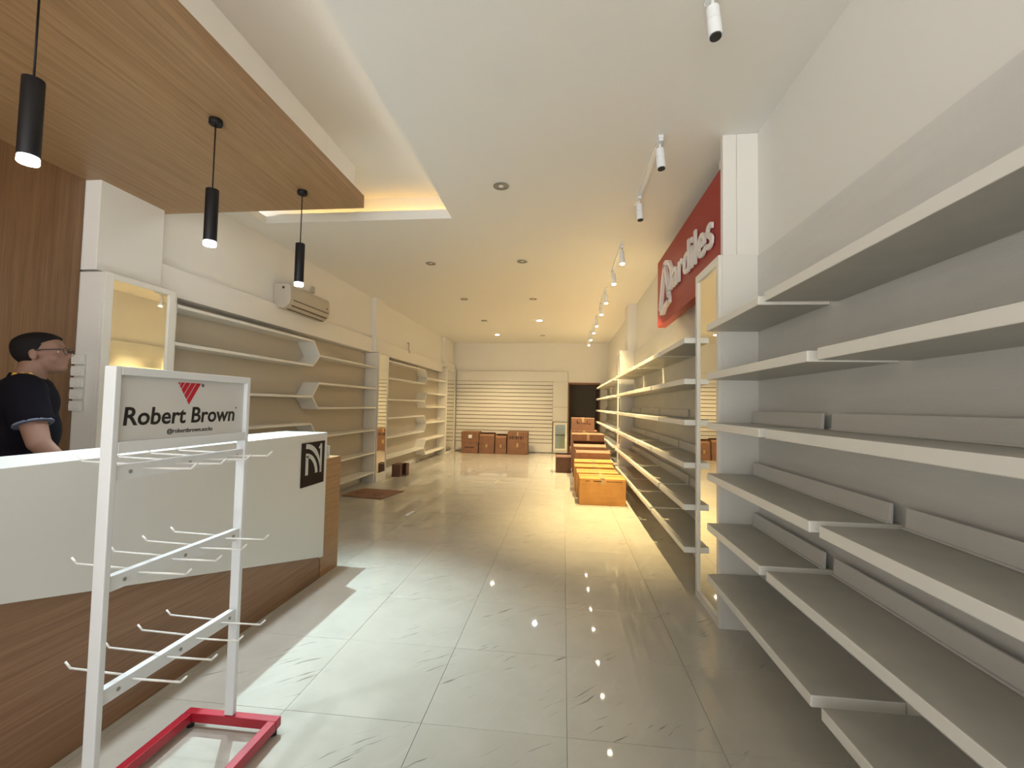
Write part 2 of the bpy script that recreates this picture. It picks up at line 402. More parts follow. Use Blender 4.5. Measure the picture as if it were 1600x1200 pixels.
# ------------------------------------------------------------------ left hand honeycomb shelving
M_hback = mat('beige_laminate_back', (.52, .47, .39), .5)
def honey(y0, y1, ym, yr, label, zl, zr, zig, foot=True):
    t = thing('honeycomb_shelving', label, 'shelving', (-3.2, (y0+y1)/2, 0))
    part(t, box('back_panel', -3.329, -3.318, y0, y1, .10, 2.155, M_hback, bevel=.001))
    part(t, box('side_panel', -3.317, -3.105, y0, y0+.02, .10, 2.155, M_frame, bevel=.002))
    part(t, box('side_panel', -3.317, -3.105, y1-.02, y1, .0, 2.155, M_frame, bevel=.002))
    for z in zl: part(t, box('shelf', -3.317, -3.10, y0+.021, ym, z-.013, z+.013, M_frame, bevel=.002))
    for z in zr: part(t, box('shelf', -3.317, -3.10, yr, y1-.021, z-.013, z+.013, M_frame, bevel=.002))
    for pts in zig:
        bm = bmesh.new()
        for (p, q) in zip(pts[:-1], pts[1:]):
            d = Vector((q[0]-p[0], q[1]-p[1])).normalized()*.0001; n = Vector((-d.y, d.x)).normalized()*.010
            addprism(bm, [(p[0]-n.x, p[1]-n.y), (q[0]-n.x, q[1]-n.y), (q[0]+n.x, q[1]+n.y), (p[0]+n.x, p[1]+n.y)], 'x', -3.317, -3.1005)
        part(t, new('honeycomb_side', bm, M_frame))
    return t
def zigs(a, b):
    return [[(a, 2.07), (b, 1.905), (a, 1.765)], [(b, 1.555), (a, 1.38), (b, 1.237)], [(a, 1.045), (b, .87), (a, .70)], [(b, .50), (a, .33), (b, .172)]]
ZL = [2.07, 1.765, 1.38, 1.045, .70, .33]; ZR = [1.905, 1.555, 1.237, .87, .495, .172]
honey(3.345, 7.42, 5.42, 5.57, 0, ZL, ZR, zigs(5.42, 5.57)).__setitem__('label', 'nearer honeycomb wall shelving on the left below the air conditioner')
honey(7.895, 11.95, 10.10, 10.25, 0, ZL, ZR, zigs(10.10, 10.25)).__setitem__('label', 'farther honeycomb wall shelving on the left near the slat wall')

# ------------------------------------------------------------------ wooden soffit over the counter
so = thing('wooden_soffit', 'lowered oak veneer ceiling box above the counter holding pendants', 'soffit', (-2.4, .6, 2.81))
part(so, box('wood_panel', -3.28, -1.545, YN, 3.33, 2.81, 2.905, M_wsoff, bevel=.001))
part(so, box('upper_box', -3.24, -1.87, YN, 3.33, 2.9055, 3.419, M_ceil, bevel=.001))
part(so, box('upper_box', -3.24, -1.87, 3.331, 3.85, 3.075, 3.419, M_ceil, bevel=.001))

# ------------------------------------------------------------------ counter
co = thing('sales_counter', 'white and wood sales counter with a diagonal lower edge', 'counter', (-2.0, 1.2, 0))
part(co, box('wood_base', -2.10, -1.802, -1.6, 3.335, 0, 1.05, M_wdesk, bevel=.002))
zd = lambda y: .160+(3.35-y)*.2435
part(co, prism('front_panel', [(-.5, 1.0897), (3.35, 1.0897), (3.35, zd(3.35)), (-.30, zd(-.30)), (-.5, 1.0)], 'x', -1.8015, -1.782, M_counter, bevel=.0015))
part(co, box('counter_top', -2.13, -1.8017, -1.6, 3.35, 1.0501, 1.09, M_counter, bevel=.002))
part(co, box('end_panel', -2.125, -1.8022, 3.3355, 3.35, 0.15, 1.0498, M_counter, bevel=.001))
part(co, box('rear_desk', -2.26, -1.803, 3.3505, 3.62, 0, .885, M_wend, bevel=.002))
part(co, box('work_surface', -2.26, -2.1305, -1.6, 3.35, .84, .875, M_wdesk, bevel=.002))
# square plaque with the two arcs and the one stroke
pq = part(co, box('logo_plaque', -1.7815, -1.776, 3.004, 3.306, .727, 1.032, M_logo, bevel=.001))
def strip(bm, pts, w, m):
    P = [Vector(p) for p in pts]; L = []
    for i, p in enumerate(P):
        d = (P[min(i+1, len(P)-1)]-P[max(i-1, 0)]).normalized(); n = Vector((-d.y, d.x))
        ww_ = w[i] if isinstance(w, (list, tuple)) else w
        L.append((p+n*ww_/2, p-n*ww_/2))
    for i in range(len(L)-1):
        m(bm, [L[i][0], L[i+1][0], L[i+1][1], L[i][1]])
def arc(c, r, a0, a1, n=14):
    return [(c[0]+r[0]*math.cos(math.radians(a0+(a1-a0)*i/n)), c[1]+r[1]*math.sin(math.radians(a0+(a1-a0)*i/n))) for i in range(n+1)]
bm = bmesh.new()
def addm(bm, q):
    addprism(bm, [(3.004+p.x*.302, 1.032-p.y*.305) for p in q], 'x', -1.7758, -1.773)
strip(bm, [(.21, .74), (.21, .30)], .10, addm)
strip(bm, arc((.16, .75), (.47, .46), -90, -3), .095, addm)
strip(bm, arc((.16, .78), (.66, .70), -90, -5), [.11]*8+[.09, .075, .06, .05, .04, .03, .02], addm)
strip(bm, [(.82, .06), (.82, .74)], .07, addm)
strip(bm, [(.73, .16), (.83, .07)], .045, addm)
new('logo_mark', bm, M_logow, pq)
# things on the rear desk
t = thing('card_holder', 'small white rimmed holder with dark contents on the rear end of the counter', 'holder', (-1.88, 3.42, .8855))
bm = bmesh.new(); addbox(bm, -.055, .055, -.055, .055, 0, .006); addbox(bm, -.055, .055, .049, .055, .0062, .085); new('holder_rim', bm, M_paper, t, bevel=.002)
bm = bmesh.new(); bmesh.ops.create_uvsphere(bm, u_segments=20, v_segments=12, radius=1, matrix=Matrix.Translation((0, -.008, .046)) @ Matrix.Diagonal((.048, .050, .036, 1)))
new('dark_contents', bm, M_plug, t, smooth=True)
new_bm = bmesh.new(); addprism(new_bm, [(-.06, .108), (.058, .086), (.058, .090), (-.06, .112)], 'x', -.052, .052); new('top_sheet', new_bm, M_paper, t, bevel=.001)
tag(box('receipt_book', -2.10, -1.99, 3.40, 3.56, .8855, .91, M_paper, bevel=.002), 'white receipt book on the rear end of the counter', 'book')
tag(box('black_tray', -1.93, -1.815, 3.355, 3.375, .8855, .90, M_plug, bevel=.002), 'black tray lying at the corner of the rear desk', 'tray')

# ------------------------------------------------------------------ pendants
def pendant(y, label):
    t = thing('pendant_lamp', label, 'pendant lamp', (-1.86, y, 2.14))
    cyl('canopy', (0, 0, .640), (0, 0, .6695), .033, M_black, t, n=28, bevel=.004)
    cyl('cord', (0, 0, .29), (0, 0, .64), .0035, M_black, t, n=8)
    cyl('shade', (0, 0, .012), (0, 0, .29), .031, M_black, t, n=28, bevel=.003)
    cyl('bulb', (0, 0, -.012), (0, 0, .0115), .0295, M_lens_cool, t, n=28, bevel=.004)
    l = lamp('pendant_light', 'SPOT', (-1.86, y, 2.12), 16, (.82, .93, 1), .03, aim=(-1.86, y, 0), angle=110, blend=.9)
    return t
pendant(1.37, 'nearest black cylinder pendant lamp, its cord running out of the top of the frame')
pendant(2.20, 'middle black cylinder pendant lamp over the counter')
pendant(3.02, 'farthest black cylinder pendant lamp, in front of the air conditioner')
# cool recessed lamp in the ledge behind the soffit, which lights the counter end and the floor beside it
t = thing('recessed_lamp', 'cool recessed lamp in the ledge behind the wooden soffit', 'downlight', (-2.42, 3.66, 3.0745))
cyl('trim_ring', (0, 0, -.006), (0, 0, -.0005), .05, M_white_metal, t, n=24)
cyl('lens', (0, 0, -.009), (0, 0, -.0062), .038, M_lens_cool, t, n=24)
lamp('recessed_light', 'SPOT', (-2.42, 3.66, 3.055), 200, (.68, .93, 1), .018, aim=(-1.75, 2.6, 0), angle=62, blend=1.0)

# ------------------------------------------------------------------ downlights
DL = [(-.531, 3.64), (-1.70, 5.63), (-.536, 5.61), (-1.70, 7.60), (-.535, 7.63), (-1.70, 9.60), (-.532, 9.61), (-1.705, 11.55), (-.558, 11.64)]
DN = ['unlit downlight nearest the camera in the middle of the ceiling', 'unlit downlight in the left row, nearest of that row', 'unlit second downlight of the right row',
      'unlit second downlight of the left row', 'unlit third downlight of the right row', 'unlit third downlight of the left row', 'brightly lit downlight in the right row',
      'lit downlight in the left row nearest the slat wall', 'unlit last downlight of the right row near the back wall']
for k, (x, y) in enumerate(DL):
    lit = k in (6, 7)
    t = thing('downlight', DN[k], 'downlight', (x, y, H), group='recessed downlights in the ceiling')
    bm = bmesh.new()
    r = bmesh.ops.create_circle(bm, segments=32, radius=.063, matrix=Matrix.Translation((0, 0, -.006)))
    e = bmesh.ops.create_circle(bm, segments=32, radius=.048, matrix=Matrix.Translation((0, 0, -.004)))
    bmesh.ops.bridge_loops(bm, edges=bm.edges[:])
    bmesh.ops.solidify(bm, geom=bm.faces[:], thickness=.003)
    new('trim_ring', bm, M_white_metal if lit else mat('brushed_nickel', (.30, .28, .25), .35, metal=.6), t, smooth=True)
    cyl('lens', (0, 0, -.0035), (0, 0, -.0005), .047, (M_lens_cool if k == 6 else M_lens_warm) if lit else M_lens_off, t, n=28)
    if not lit: cyl('lamp_center', (0, 0, -.008), (0, 0, -.0037), .02, M_frame, t, n=18)
    if lit: lamp('downlight_light', 'SPOT', (x, y, H-.02), 100 if k == 7 else 140, (1, .74, .38) if k == 7 else (1, .84, .55), .03, aim=(x, y, 0), angle=120, blend=.9)

# ------------------------------------------------------------------ track lights
TX = .605
TR = [(.9, 2.02), (3.02, 4.06), (4.98, 6.10), (6.93, 8.02), (8.95, 10.05), (10.9, 12.0)]
TN = ['nearest', 'second', 'third', 'fourth', 'fifth', 'farthest']
for k, (a, b) in enumerate(TR):
    t = thing('light_track', f'{TN[k]} white ceiling light track along the right side', 'light track', (TX, (a+b)/2, H), group='ceiling light tracks')
    part(t, box('rail', TX-.017, TX+.017, a, b, H-.018, H-.0005, M_white_metal, bevel=.002))
    part(t, box('end_cap', TX-.018, TX+.018, b+.0005, b+.012, H-.02, H-.0005, M_white_metal, bevel=.002))
HD = [(1.97, 0), (3.06, 0), (3.90, 0), (5.10, 1), (5.955, 1), (7.06, 1), (7.95, 1), (9.09, 1), (9.96, 1), (11.02, 1), (11.92, 1)]
HN = ['unlit white track spotlight at the top edge of the frame', 'unlit white spotlight at the near end of the second track', 'unlit white spotlight at the far end of the second track',
      'lit spotlight at the near end of the third track', 'lit spotlight at the far end of the third track', 'lit spotlight at the near end of the fourth track',
      'lit spotlight at the far end of the fourth track', 'lit spotlight at the near end of the fifth track', 'lit spotlight at the far end of the fifth track',
      'lit spotlight at the near end of the farthest track', 'lit spotlight at the far end of the farthest track, last of the row']
for k, (y, lit) in enumerate(HD):
    t = thing('track_spotlight', HN[k], 'spotlight', (TX, y, H-.0185), group='spotlights on the ceiling tracks')
    bm = bmesh.new(); addbox(bm, -.015, .015, -.04, .04, -.022, -.0003); new('adapter', bm, M_white_metal, t, bevel=.003)
    cyl('stem', (0, 0, -.065), (0, 0, -.0223), .008, M_white_metal, t, n=12)
    tilt = .16
    d = Vector((tilt*.35, -.10, -1)).normalized(); p0 = Vector((0, .0, -.06)); p1 = p0 + d*.135
    bm = bmesh.new(); addcyl(bm, p0, p0+d*.06, .027, .0275, n=24); addcyl(bm, p0+d*.062, p1, .0285, n=24, caps=True)
    h = new('housing', bm, M_white_metal, t, smooth=False, bevel=.002)
    cyl('lens', p1+d*.0003, p1+d*.006, .0235, M_lens_warm if lit else M_dark, t, n=22)
    if lit:
        w = SPOT_W*(1.0 if k < 5 else .9)
        lamp('track_light', 'SPOT', (TX+.01, y-.02, H-.235), w, (1, .755, .36), .016, aim=(TX+.12, y+.05, 0), angle=68, blend=.95)

# ------------------------------------------------------------------ air conditioner
ac = thing('air_conditioner', 'aged white split air conditioner on the upper left wall', 'air conditioner', (-3.15, 5.22, 2.36))
prof = [(-3.2495, 2.365), (-3.12, 2.355), (-3.06, 2.40), (-3.04, 2.46), (-3.045, 2.60), (-3.07, 2.635), (-3.2495, 2.64)]
part(ac, prism('housing', prof, 'y', 4.79, 5.66, M_ac, bevel=.012))
def slot(y0, y1, a, b, w=.010, off=.004):
    A, B = Vector(a), Vector(b); d = (B-A).normalized(); n = Vector((d.y, -d.x))
    if n.x < 0: n = -n
    return [(A.x+n.x*off, A.y+n.y*off), (B.x+n.x*off, B.y+n.y*off), (B.x-n.x*.01, B.y-n.y*.01), (A.x-n.x*.01, A.y-n.y*.01)]
part(ac, prism('vent_slot', slot(0, 0, (-3.055, 2.412), (-3.043, 2.448), off=.003), 'y', 4.86, 5.63, M_ac))
for (a, b) in (((-3.0435, 2.452), (-3.042, 2.462)), ((-3.066, 2.392), (-3.058, 2.402)), ((-3.118, 2.355), (-3.108, 2.363))):
    part(ac, prism('vent_gap', slot(0, 0, a, b), 'y', 4.85, 5.62, M_acdark))
part(ac, prism('louvre', slot(0, 0, (-3.104, 2.366), (-3.070, 2.390), off=.006), 'y', 4.86, 5.61, M_ac, bevel=.002))
part(ac, box('hose_hole', -3.135, -3.115, 4.775, 4.7895, 2.575, 2.60, M_plug, bevel=.003))
part(ac, box('status_light', -3.046, -3.038, 5.58, 5.60, 2.50, 2.52, M_acdark, bevel=.002))
sk = tag(box('wall_socket', XL, XL+.03, 5.55, 5.60, 2.72, 2.80, M_ac, bevel=.004), 'small wall socket just above the air conditioner', 'socket')
# pipe stub on the wall
t = thing('pipe_bracket', 'stub of pipes and black cap on the upper left wall', 'pipe', (-3.2, 9.24, 2.3))
bm = bmesh.new(); addtube(bm, [(-.048, .02, .27), (-.02, .02, .27), (-.01, 0, .08)], .012); new('pipe', bm, M_ac, t, smooth=True)
cyl('cap', (-.01, 0, .06), (-.01, -.01, .10), .022, M_plug, t)
bm = bmesh.new(); addtube(bm, [(-.01, 0, .06), (-.012, 0, -.02), (-.003, .05, -.11)], .010); new('hose', bm, M_mark, t, smooth=True)

# stacked drawer fronts on the near left column
t = thing('switch_panel', 'stack of small white switch plates on the column behind the man', 'switch panel', (-3.245, 2.76, 1.2))
for k in range(5):
    z = .03+.078*k
    bm = bmesh.new(); addbox(bm, -.05, .05, -.022, -.0008, z, z+.066); addbox(bm, -.035, .035, -.027, -.0221, z+.015, z+.05)
    new('switch_plate', bm, M_frame, t, bevel=.003)

# ------------------------------------------------------------------ red wall sign
sg = thing('shop_sign', 'red wall sign with raised white lettering over the middle right shelving', 'sign', (1.04, 4.1, 2.5))
part(sg, prism('sign_board', [(3.105, 2.286), (3.485, 2.286), (3.485, 2.19), (5.14, 2.19), (5.14, 2.90), (3.105, 2.90)], 'x', 1.0, 1.084, M_signred, bevel=.002))
def text_obj(name, body, size, m, extr=.001, offset=0, sx=1, shear=0):
    cu = bpy.data.curves.new(name, 'FONT'); cu.body = body; cu.size = size; cu.extrude = extr; cu.offset = offset; cu.shear = shear
    cu.resolution_u = 3
    tmp = bpy.data.objects.new('tmp', cu); C.objects.link(tmp); sync()
    me = bpy.data.meshes.new_from_object(tmp.evaluated_get(bpy.context.evaluated_depsgraph_get()))
    bpy.data.objects.remove(tmp); me.name = name
    xs = [v.co.x for v in me.vertices]; x0, x1 = min(xs), max(xs)
    for v in me.vertices: v.co.x = (v.co.x-x0)*sx
    me.materials.clear(); me.materials.append(m)
    o = bpy.data.objects.new(name, me); C.objects.link(o); o['w'] = (x1-x0)*sx
    return o
def fit(o, w):      # scale text width in x
    k = w/o['w']
    for v in o.data.vertices: v.co.x *= k
    del o['w']
    return o
# letters run toward the camera: local x -> -y, local y -> z, normal -> -x
Mt = Matrix(((0, 0, -1), (-1, 0, 0), (0, 1, 0))).to_4x4()
o = text_obj('lettering', 'ardiles', .375, M_letter, extr=.008, offset=.004)
fit(o, 1.16); o.data.transform(Mt); o.parent = sg; o.location = Vector((.985, 4.365, 2.43))-Vector(sg.location)
def px_yz(u, v, x=.975):
    d = F*CAM_F + R*(u-800) + U*(600-v); k = x/d.x; return (d.y*k, CAM_H+d.z*k)
bm = bmesh.new()
def addmark(bm, q): addprism(bm, [(p.x, p.y) for p in q], 'x', .968, .9995)
mk = lambda L: [px_yz(1010+a/4.615, 260+b/4.615) for a, b in L]
strip(bm, [Vector(p) for p in mk([(128, 705), (112, 850), (97, 1045)])], [.05, .055, .075], addmark)
strip(bm, [Vector(p) for p in mk([(125, 712), (140, 692), (158, 694), (174, 735), (177, 810), (170, 870), (150, 893)])], [.045]*7, addmark)
strip(bm, [Vector(p) for p in mk([(128, 720), (143, 800), (150, 893), (160, 965)])], [.05, .045, .05, .055], addmark)
strip(bm, [Vector(p) for p in mk([(162, 958), (132, 1005), (118, 1050), (100, 1058)])], [.05, .045, .05, .05], addmark)
new('emblem', bm, M_letter, sg).location = -Vector(sg.location)

# ------------------------------------------------------------------ sock display rack
RX, Y0, Y1 = -1.315, 1.205, 1.79
rk = thing('sock_rack', 'white metal sock rack with wire hooks and a name board on a red base', 'display rack', (RX, 1.5, 0))
part(rk, box('post', RX-.019, RX+.019, Y0, Y0+.02, .062, 1.415, M_white_metal, bevel=.003))
part(rk, box('post', RX-.019, RX+.019, Y1-.02, Y1, .062, 1.415, M_white_metal, bevel=.003))
part(rk, box('top_rail', RX-.019, RX+.019, Y0+.0205, Y1-.0205, 1.390, 1.415, M_white_metal, bevel=.002))
part(rk, box('lower_rail', RX-.019, RX+.019, Y0+.0205, Y1-.0205, 1.158, 1.192, M_white_metal, bevel=.002))
sp_ = part(rk, box('name_board', RX-.004, RX+.004, Y0+.0205, Y1-.0205, 1.1925, 1.3895, M_signplate, bevel=0))
Ms = Matrix(((0, 0, 1), (1, 0, 0), (0, 1, 0))).to_4x4()     # local x -> +y, local y -> z, normal -> +x
def board_text(name, s, size, w, y, z, m, off=0, shear=0):
    o = text_obj(name, s, size, m, extr=.0004, offset=off, shear=shear); fit(o, w); o.data.transform(Ms)
    o.parent = sp_; o.location = (RX+.0046, y, z); return o
board_text('lettering', 'Robert Brown', .078, .470, 1.250, 1.240, M_ink, off=.0014, shear=.08)
board_text('small_lettering', '@robertbrown.socks', .0205, .200, 1.406, 1.207, M_ink, off=.0002)
board_text('trademark', '®', .018, .012, 1.545, 1.366, M_ink)
board_text('trademark', '®', .008, .006, 1.724, 1.288, M_ink)
bm = bmesh.new(); T0, T1, TB, ZT, ZB = 1.441, 1.541, 1.491, 1.379, 1.303
def inside(y, z):
    k = (z-ZB)/(ZT-ZB); return TB+(T0-TB)*k, TB+(T1-TB)*k
sl = (T1-TB)/(ZT-ZB)
# stripes run parallel to the right edge of the triangle
cuts = [0, .20, .24, .44, .48, .68, .72, .86, .89, 1.0]
for i in range(0, len(cuts)-1, 2):
    a, b = cuts[i], cuts[i+1]
    ta, tb = T1-(T1-T0)*a, T1-(T1-T0)*b
    def hit(top):   # where a line from (top,ZT) parallel to the right edge meets the left edge
        k = 1-(top-T0)/(T1-T0); z = ZT-(ZT-ZB)*(1-k); return (TB+(T0-TB)*k, z)
    addprism(bm, [(ta, ZT), (tb, ZT), hit(tb), hit(ta)] if b < 1 else [(ta, ZT), (tb, ZT), hit(ta)], 'x', RX+.0044, RX+.005)
o = new('triangle_emblem', bm, M_inkred, sp_)
for ri, (z0, z1) in enumerate(((1.078, 1.122), (.757, .802), (.437, .482))):
    b_ = part(rk, box('crossbar', RX-.012, RX+.012, Y0+.0205, Y1-.0205, z0, z1, M_white_metal, bevel=.0015))
    for yy in (1.275, 1.50, 1.735):
        cyl('screw', (RX+.0121, yy, (z0+z1)/2), (RX+.0145, yy, (z0+z1)/2), .006, M_lens_off, b_, n=10)
    for yy in (1.318, 1.442, 1.565, 1.688):
        for s in (-1, 1):
            z = z1-.018 if s > 0 else z1-.008
            bm = bmesh.new(); L = .175 if s > 0 else .20
            addtube(bm, [(RX+s*.0122, yy, z), (RX+s*L, yy, z+.004), (RX+s*(L+.02), yy, z+.022)], .0033, n=8)
            part(rk, new('hook', bm, M_hook, smooth=True))
bm = bmesh.new()
bx0, bx1, by0, by1 = -1.505, -1.108, 1.17, 1.80
addbox(bm, bx0, bx1, by1-.035, by1, .025, .0615); addbox(bm, bx0, bx1, by0, by0+.035, .025, .0615)
addbox(bm, bx0, bx0+.035, by0+.0352, by1-.0352, .025, .0613); addbox(bm, bx1-.035, bx1, by0+.0352, by1-.0352, .025, .0613)
part(rk, new('base_frame', bm, M_red, bevel=.003))
for fx in (bx0+.02, bx1-.02):
    for fy in (by0+.02, by1-.02):
        o = cyl('foot', (fx, fy, .0005), (fx, fy, .0248), .014, M_plug, None, n=14); part(rk, o)

# ------------------------------------------------------------------ cartons
def carton(label, x0, x1, y0, y1, z0, z1, m, group, open_=False, rz=0, tape=True, prnt=None, bulge=.0, flap=True):
    cx, cy_ = (x0+x1)/2, (y0+y1)/2; w, d, h = (x1-x0)/2, (y1-y0)/2, z1-z0
    t = thing('cardboard_box', label, 'box', (cx, cy_, z0+.0008), rz, group)
    bm = bmesh.new()
    if open_:
        for q in ((-w, w, -d, -d+.006, .006, h), (-w, w, d-.006, d, .006, h), (-w, -w+.006, -d+.0062, d-.0062, .006, h), (w-.006, w, -d+.0062, d-.0062, .006, h), (-w, w, -d, d, 0, .0058)):
            addbox(bm, *q)
        new('carton_body', bm, m, t)
        for (s, ang) in ((-1, random.uniform(.15, .5)), (1, random.uniform(.1, .6))):
            bm = bmesh.new(); L = d*.85
            pts = [(s*d, h+.001), (s*d-s*L*math.cos(ang), h+.001+L*math.sin(ang)), (s*d-s*L*math.cos(ang), h+.006+L*math.sin(ang)), (s*d, h+.006)]
            addprism(bm, pts, 'x', -w, w); new('flap', bm, m, t)
        for s in (-1, 1):
            bm = bmesh.new(); L = .05; ang = random.uniform(1.2, 1.35)
            pts = [(s*w, h+.001), (s*w+s*L*math.cos(ang)*.5, h+L*math.sin(ang)), (s*w+s*L*math.cos(ang)*.5-s*.005, h+L*math.sin(ang)), (s*w-s*.005, h+.001)]
            addprism(bm, pts, 'y', -d+.01, d-.01); new('flap', bm, m, t)
    else:
        bmesh.ops.create_grid(bm, x_segments=1, y_segments=1, size=.001); bm.clear()
        addbox(bm, -w, w, -d, d, 0, h)
        if bulge:
            bmesh.ops.subdivide_edges(bm, edges=bm.edges[:], cuts=5, use_grid_fill=True)
            for v in bm.verts:
                kx = 1-(v.co.x/w)**2; kz = 1-((v.co.z-h/2)/(h/2))**2; ky = 1-(v.co.y/d)**2
                if abs(v.co.y) > d-1e-4: v.co.y += math.copysign(bulge*kx*kz, v.co.y)
                if abs(v.co.x) > w-1e-4: v.co.x += math.copysign(bulge*ky*kz*.4, v.co.x)
                if v.co.z > h-1e-4: v.co.z += bulge*.3*kx*ky
        new('carton_body', bm, m, t, smooth=False, bevel=.004)
        if tape:
            bm = bmesh.new(); addbox(bm, -w-.001, w+.001, -.025, .025, h+bulge*.35+.0008, h+bulge*.35+.002); addbox(bm, -.0255, .0255, -.0, .0, 0, 0); bm.clear()
            addbox(bm, -.025, .025, -d-.001, d+.001, h+bulge*.35+.0008, h+bulge*.35+.002)
            addbox(bm, -.025, .025, -d-bulge*.5-.0022, -d-bulge*.5-.001, h*.66, h); new('tape', bm, M_tape, t)
        if flap:
            bm = bmesh.new(); addbox(bm, -w*.98, w*.98, -.0015, .0015, h+bulge*.3+.0006, h+bulge*.3+.003); new('flap_seam', bm, M_cardin, t)
    if prnt:
        bm = bmesh.new()
        for (a, b, c, e) in prnt: addbox(bm, -w+a*2*w, -w+b*2*w, -d-bulge-.0016, -d-bulge-.0006, c*h, e*h)  # prints, plus dark bars standing for shaded hand and flap slots
        new('print_or_slot_mark', bm, M_print_slot, t)
    return t
GB = 'cartons stacked against the slat wall'
by = 12.40
carton('lower left carton of the stacks by the slat wall, with a dark hand slot', -2.755, -2.30, by, by+.42, 0, .285, M_card, GB, prnt=[(.2, .78, .50, .60)], tape=False)
t = carton('upper left carton of the stacks by the slat wall, with a white label', -2.765, -2.285, by, by+.42, .288, .585, M_card, GB, tape=False)
bm = bmesh.new(); addbox(bm, -.04, .06, -.213, -.2112, .12, .21); new('paper_label', bm, M_paper, t)
carton('second lower carton from the left by the slat wall', -2.275, -1.865, by+.02, by+.42, 0, .26, M_card, GB)
carton('sagging open carton on top of the second stack by the slat wall', -2.27, -1.86, by+.02, by+.42, .263, .47, M_card, GB, open_=True)
carton('narrow lower carton third from the left by the slat wall', -1.835, -1.53, by+.02, by+.42, 0, .26, M_card, GB)
carton('narrow open carton with pale flaps on the third stack by the slat wall', -1.83, -1.535, by+.02, by+.42, .263, .43, M_card, GB, open_=True)
P1 = [(.10, .16, .35, .62), (.20, .28, .35, .62), (.32, .36, .35, .62), (.40, .49, .35, .62), (.53, .58, .35, .62), (.63, .72, .35, .62), (.76, .80, .35, .62)]
carton('bottom right large carton by the slat wall', -1.50, -.955, by, by+.45, 0, .30, M_card, GB)
carton('top right large carton by the slat wall with dark printed lettering', -1.495, -.96, by, by+.45, .303, .605, M_card, GB, prnt=P1+[(.42, .49, .78, .93)])

GR = 'cartons in the row along the right shelving'
carton('nearest bulging warm lit ochre carton of the row beside the right shelving', .222, .838, 6.36, 6.80, 0, .352, M_card_lit, GR, bulge=.02, prnt=[(.12, .22, .905, .93), (.30, .47, .895, .935), (.58, .92, .90, .925)])  # dark bars paint the shade inside the flap slits
carton('low taped warm lit ochre carton directly behind the nearest bulging one', .20, .80, 6.87, 7.28, 0, .36, M_card_lit, GR)
carton('third warm lit ochre carton of the right hand row with a pale tape strip', .18, .79, 7.34, 7.72, 0, .385, M_card_lit, GR)
carton('fourth warm lit ochre carton of the right hand row, slightly taller', .19, .82, 7.80, 8.22, 0, .405, M_card_lit, GR)
carton('open russet carton fifth in the right hand row', .22, .82, 8.30, 8.70, 0, .50, M_card, GR, open_=True)
carton('sixth carton of the right hand row with raised flaps', .19, .79, 8.80, 9.25, 0, .56, M_card, GR, open_=True)
carton('wide bottom carton at the rear of the right hand row', .18, .80, 9.40, 9.95, 0, .40, M_card, GR)
carton('wide middle carton stacked at the rear of the right hand row', .17, .81, 9.41, 9.93, .403, .765, M_card, GR)
carton('rearmost lower carton of the right hand row', .14, .74, 10.1, 10.6, 0, .42, M_card, GR)
carton('rearmost middle carton of the right hand row', .16, .72, 10.1, 10.6, .423, .80, M_card, GR)
P2 = [(.22, .27, .55, .8), (.27, .38, .55, .62), (.42, .44, .5, .75), (.48, .5, .5, .62), (.53, .62, .52, .6), (.66, .70, .5, .8), (.72, .84, .5, .57)]
carton('top rearmost carton of the right hand row marked with dark writing', .17, .66, 10.12, 10.55, .803, 1.07, M_card, GR, prnt=P2)
tag(carton('dark open carton alone on the left of the right hand row', -.15, .155, 9.30, 9.66, 0, .30, M_card_dk, GR, open_=True), None)
# flat carton and small box by the left shelving
fc = tag(prism('flattened_carton', [(-3.08, 6.25), (-2.47, 6.15), (-2.36, 6.77), (-3.02, 6.86), (-3.09, 6.6)], 'z', .0008, .012, M_card, bevel=.002), 'flattened brown carton lying on the floor by the left shelving', 'box')
bm = bmesh.new(); strip(bm, arc((-2.62, 6.45), (.07, .07), 0, 330), .02, lambda b, q: addprism(b, [(p.x, p.y) for p in q], 'z', .0122, .0128))
for k in range(6): addbox(bm, -2.98+.045*k, -2.955+.045*k, 6.46+.01*k, 6.52, .0122, .0128)
new('print_or_slot_mark', bm, M_print_slot, fc)
t = thing('shoe_carton', 'small dark brown carton standing open in front of the left mirrored column', 'box', (-2.96, 8.16, .0008))
bm = bmesh.new(); addbox(bm, -.09, .06, -.10, -.095, 0, .215); addbox(bm, -.09, -.085, -.0948, .16, 0, .215); addbox(bm, .055, .06, -.0948, .02, 0, .215); addbox(bm, .12, .125, .05, .2, 0, .215); addbox(bm, -.09, .125, .2002, .205, 0, .215)
new('carton_wall', bm, M_card_dk, t)
bm = bmesh.new(); addbox(bm, -.1, .07, -.0948, .199, .2155, .2185); new('carton_lid', bm, M_card_dk, t)
# debris
t = tag(prism('plastic_scrap', [(-1.845, 5.31), (-1.80, 5.30), (-1.765, 5.50), (-1.81, 5.51)], 'z', .0008, .016, M_paper, bevel=.003), 'small white plastic scrap on the floor in mid room', 'litter')

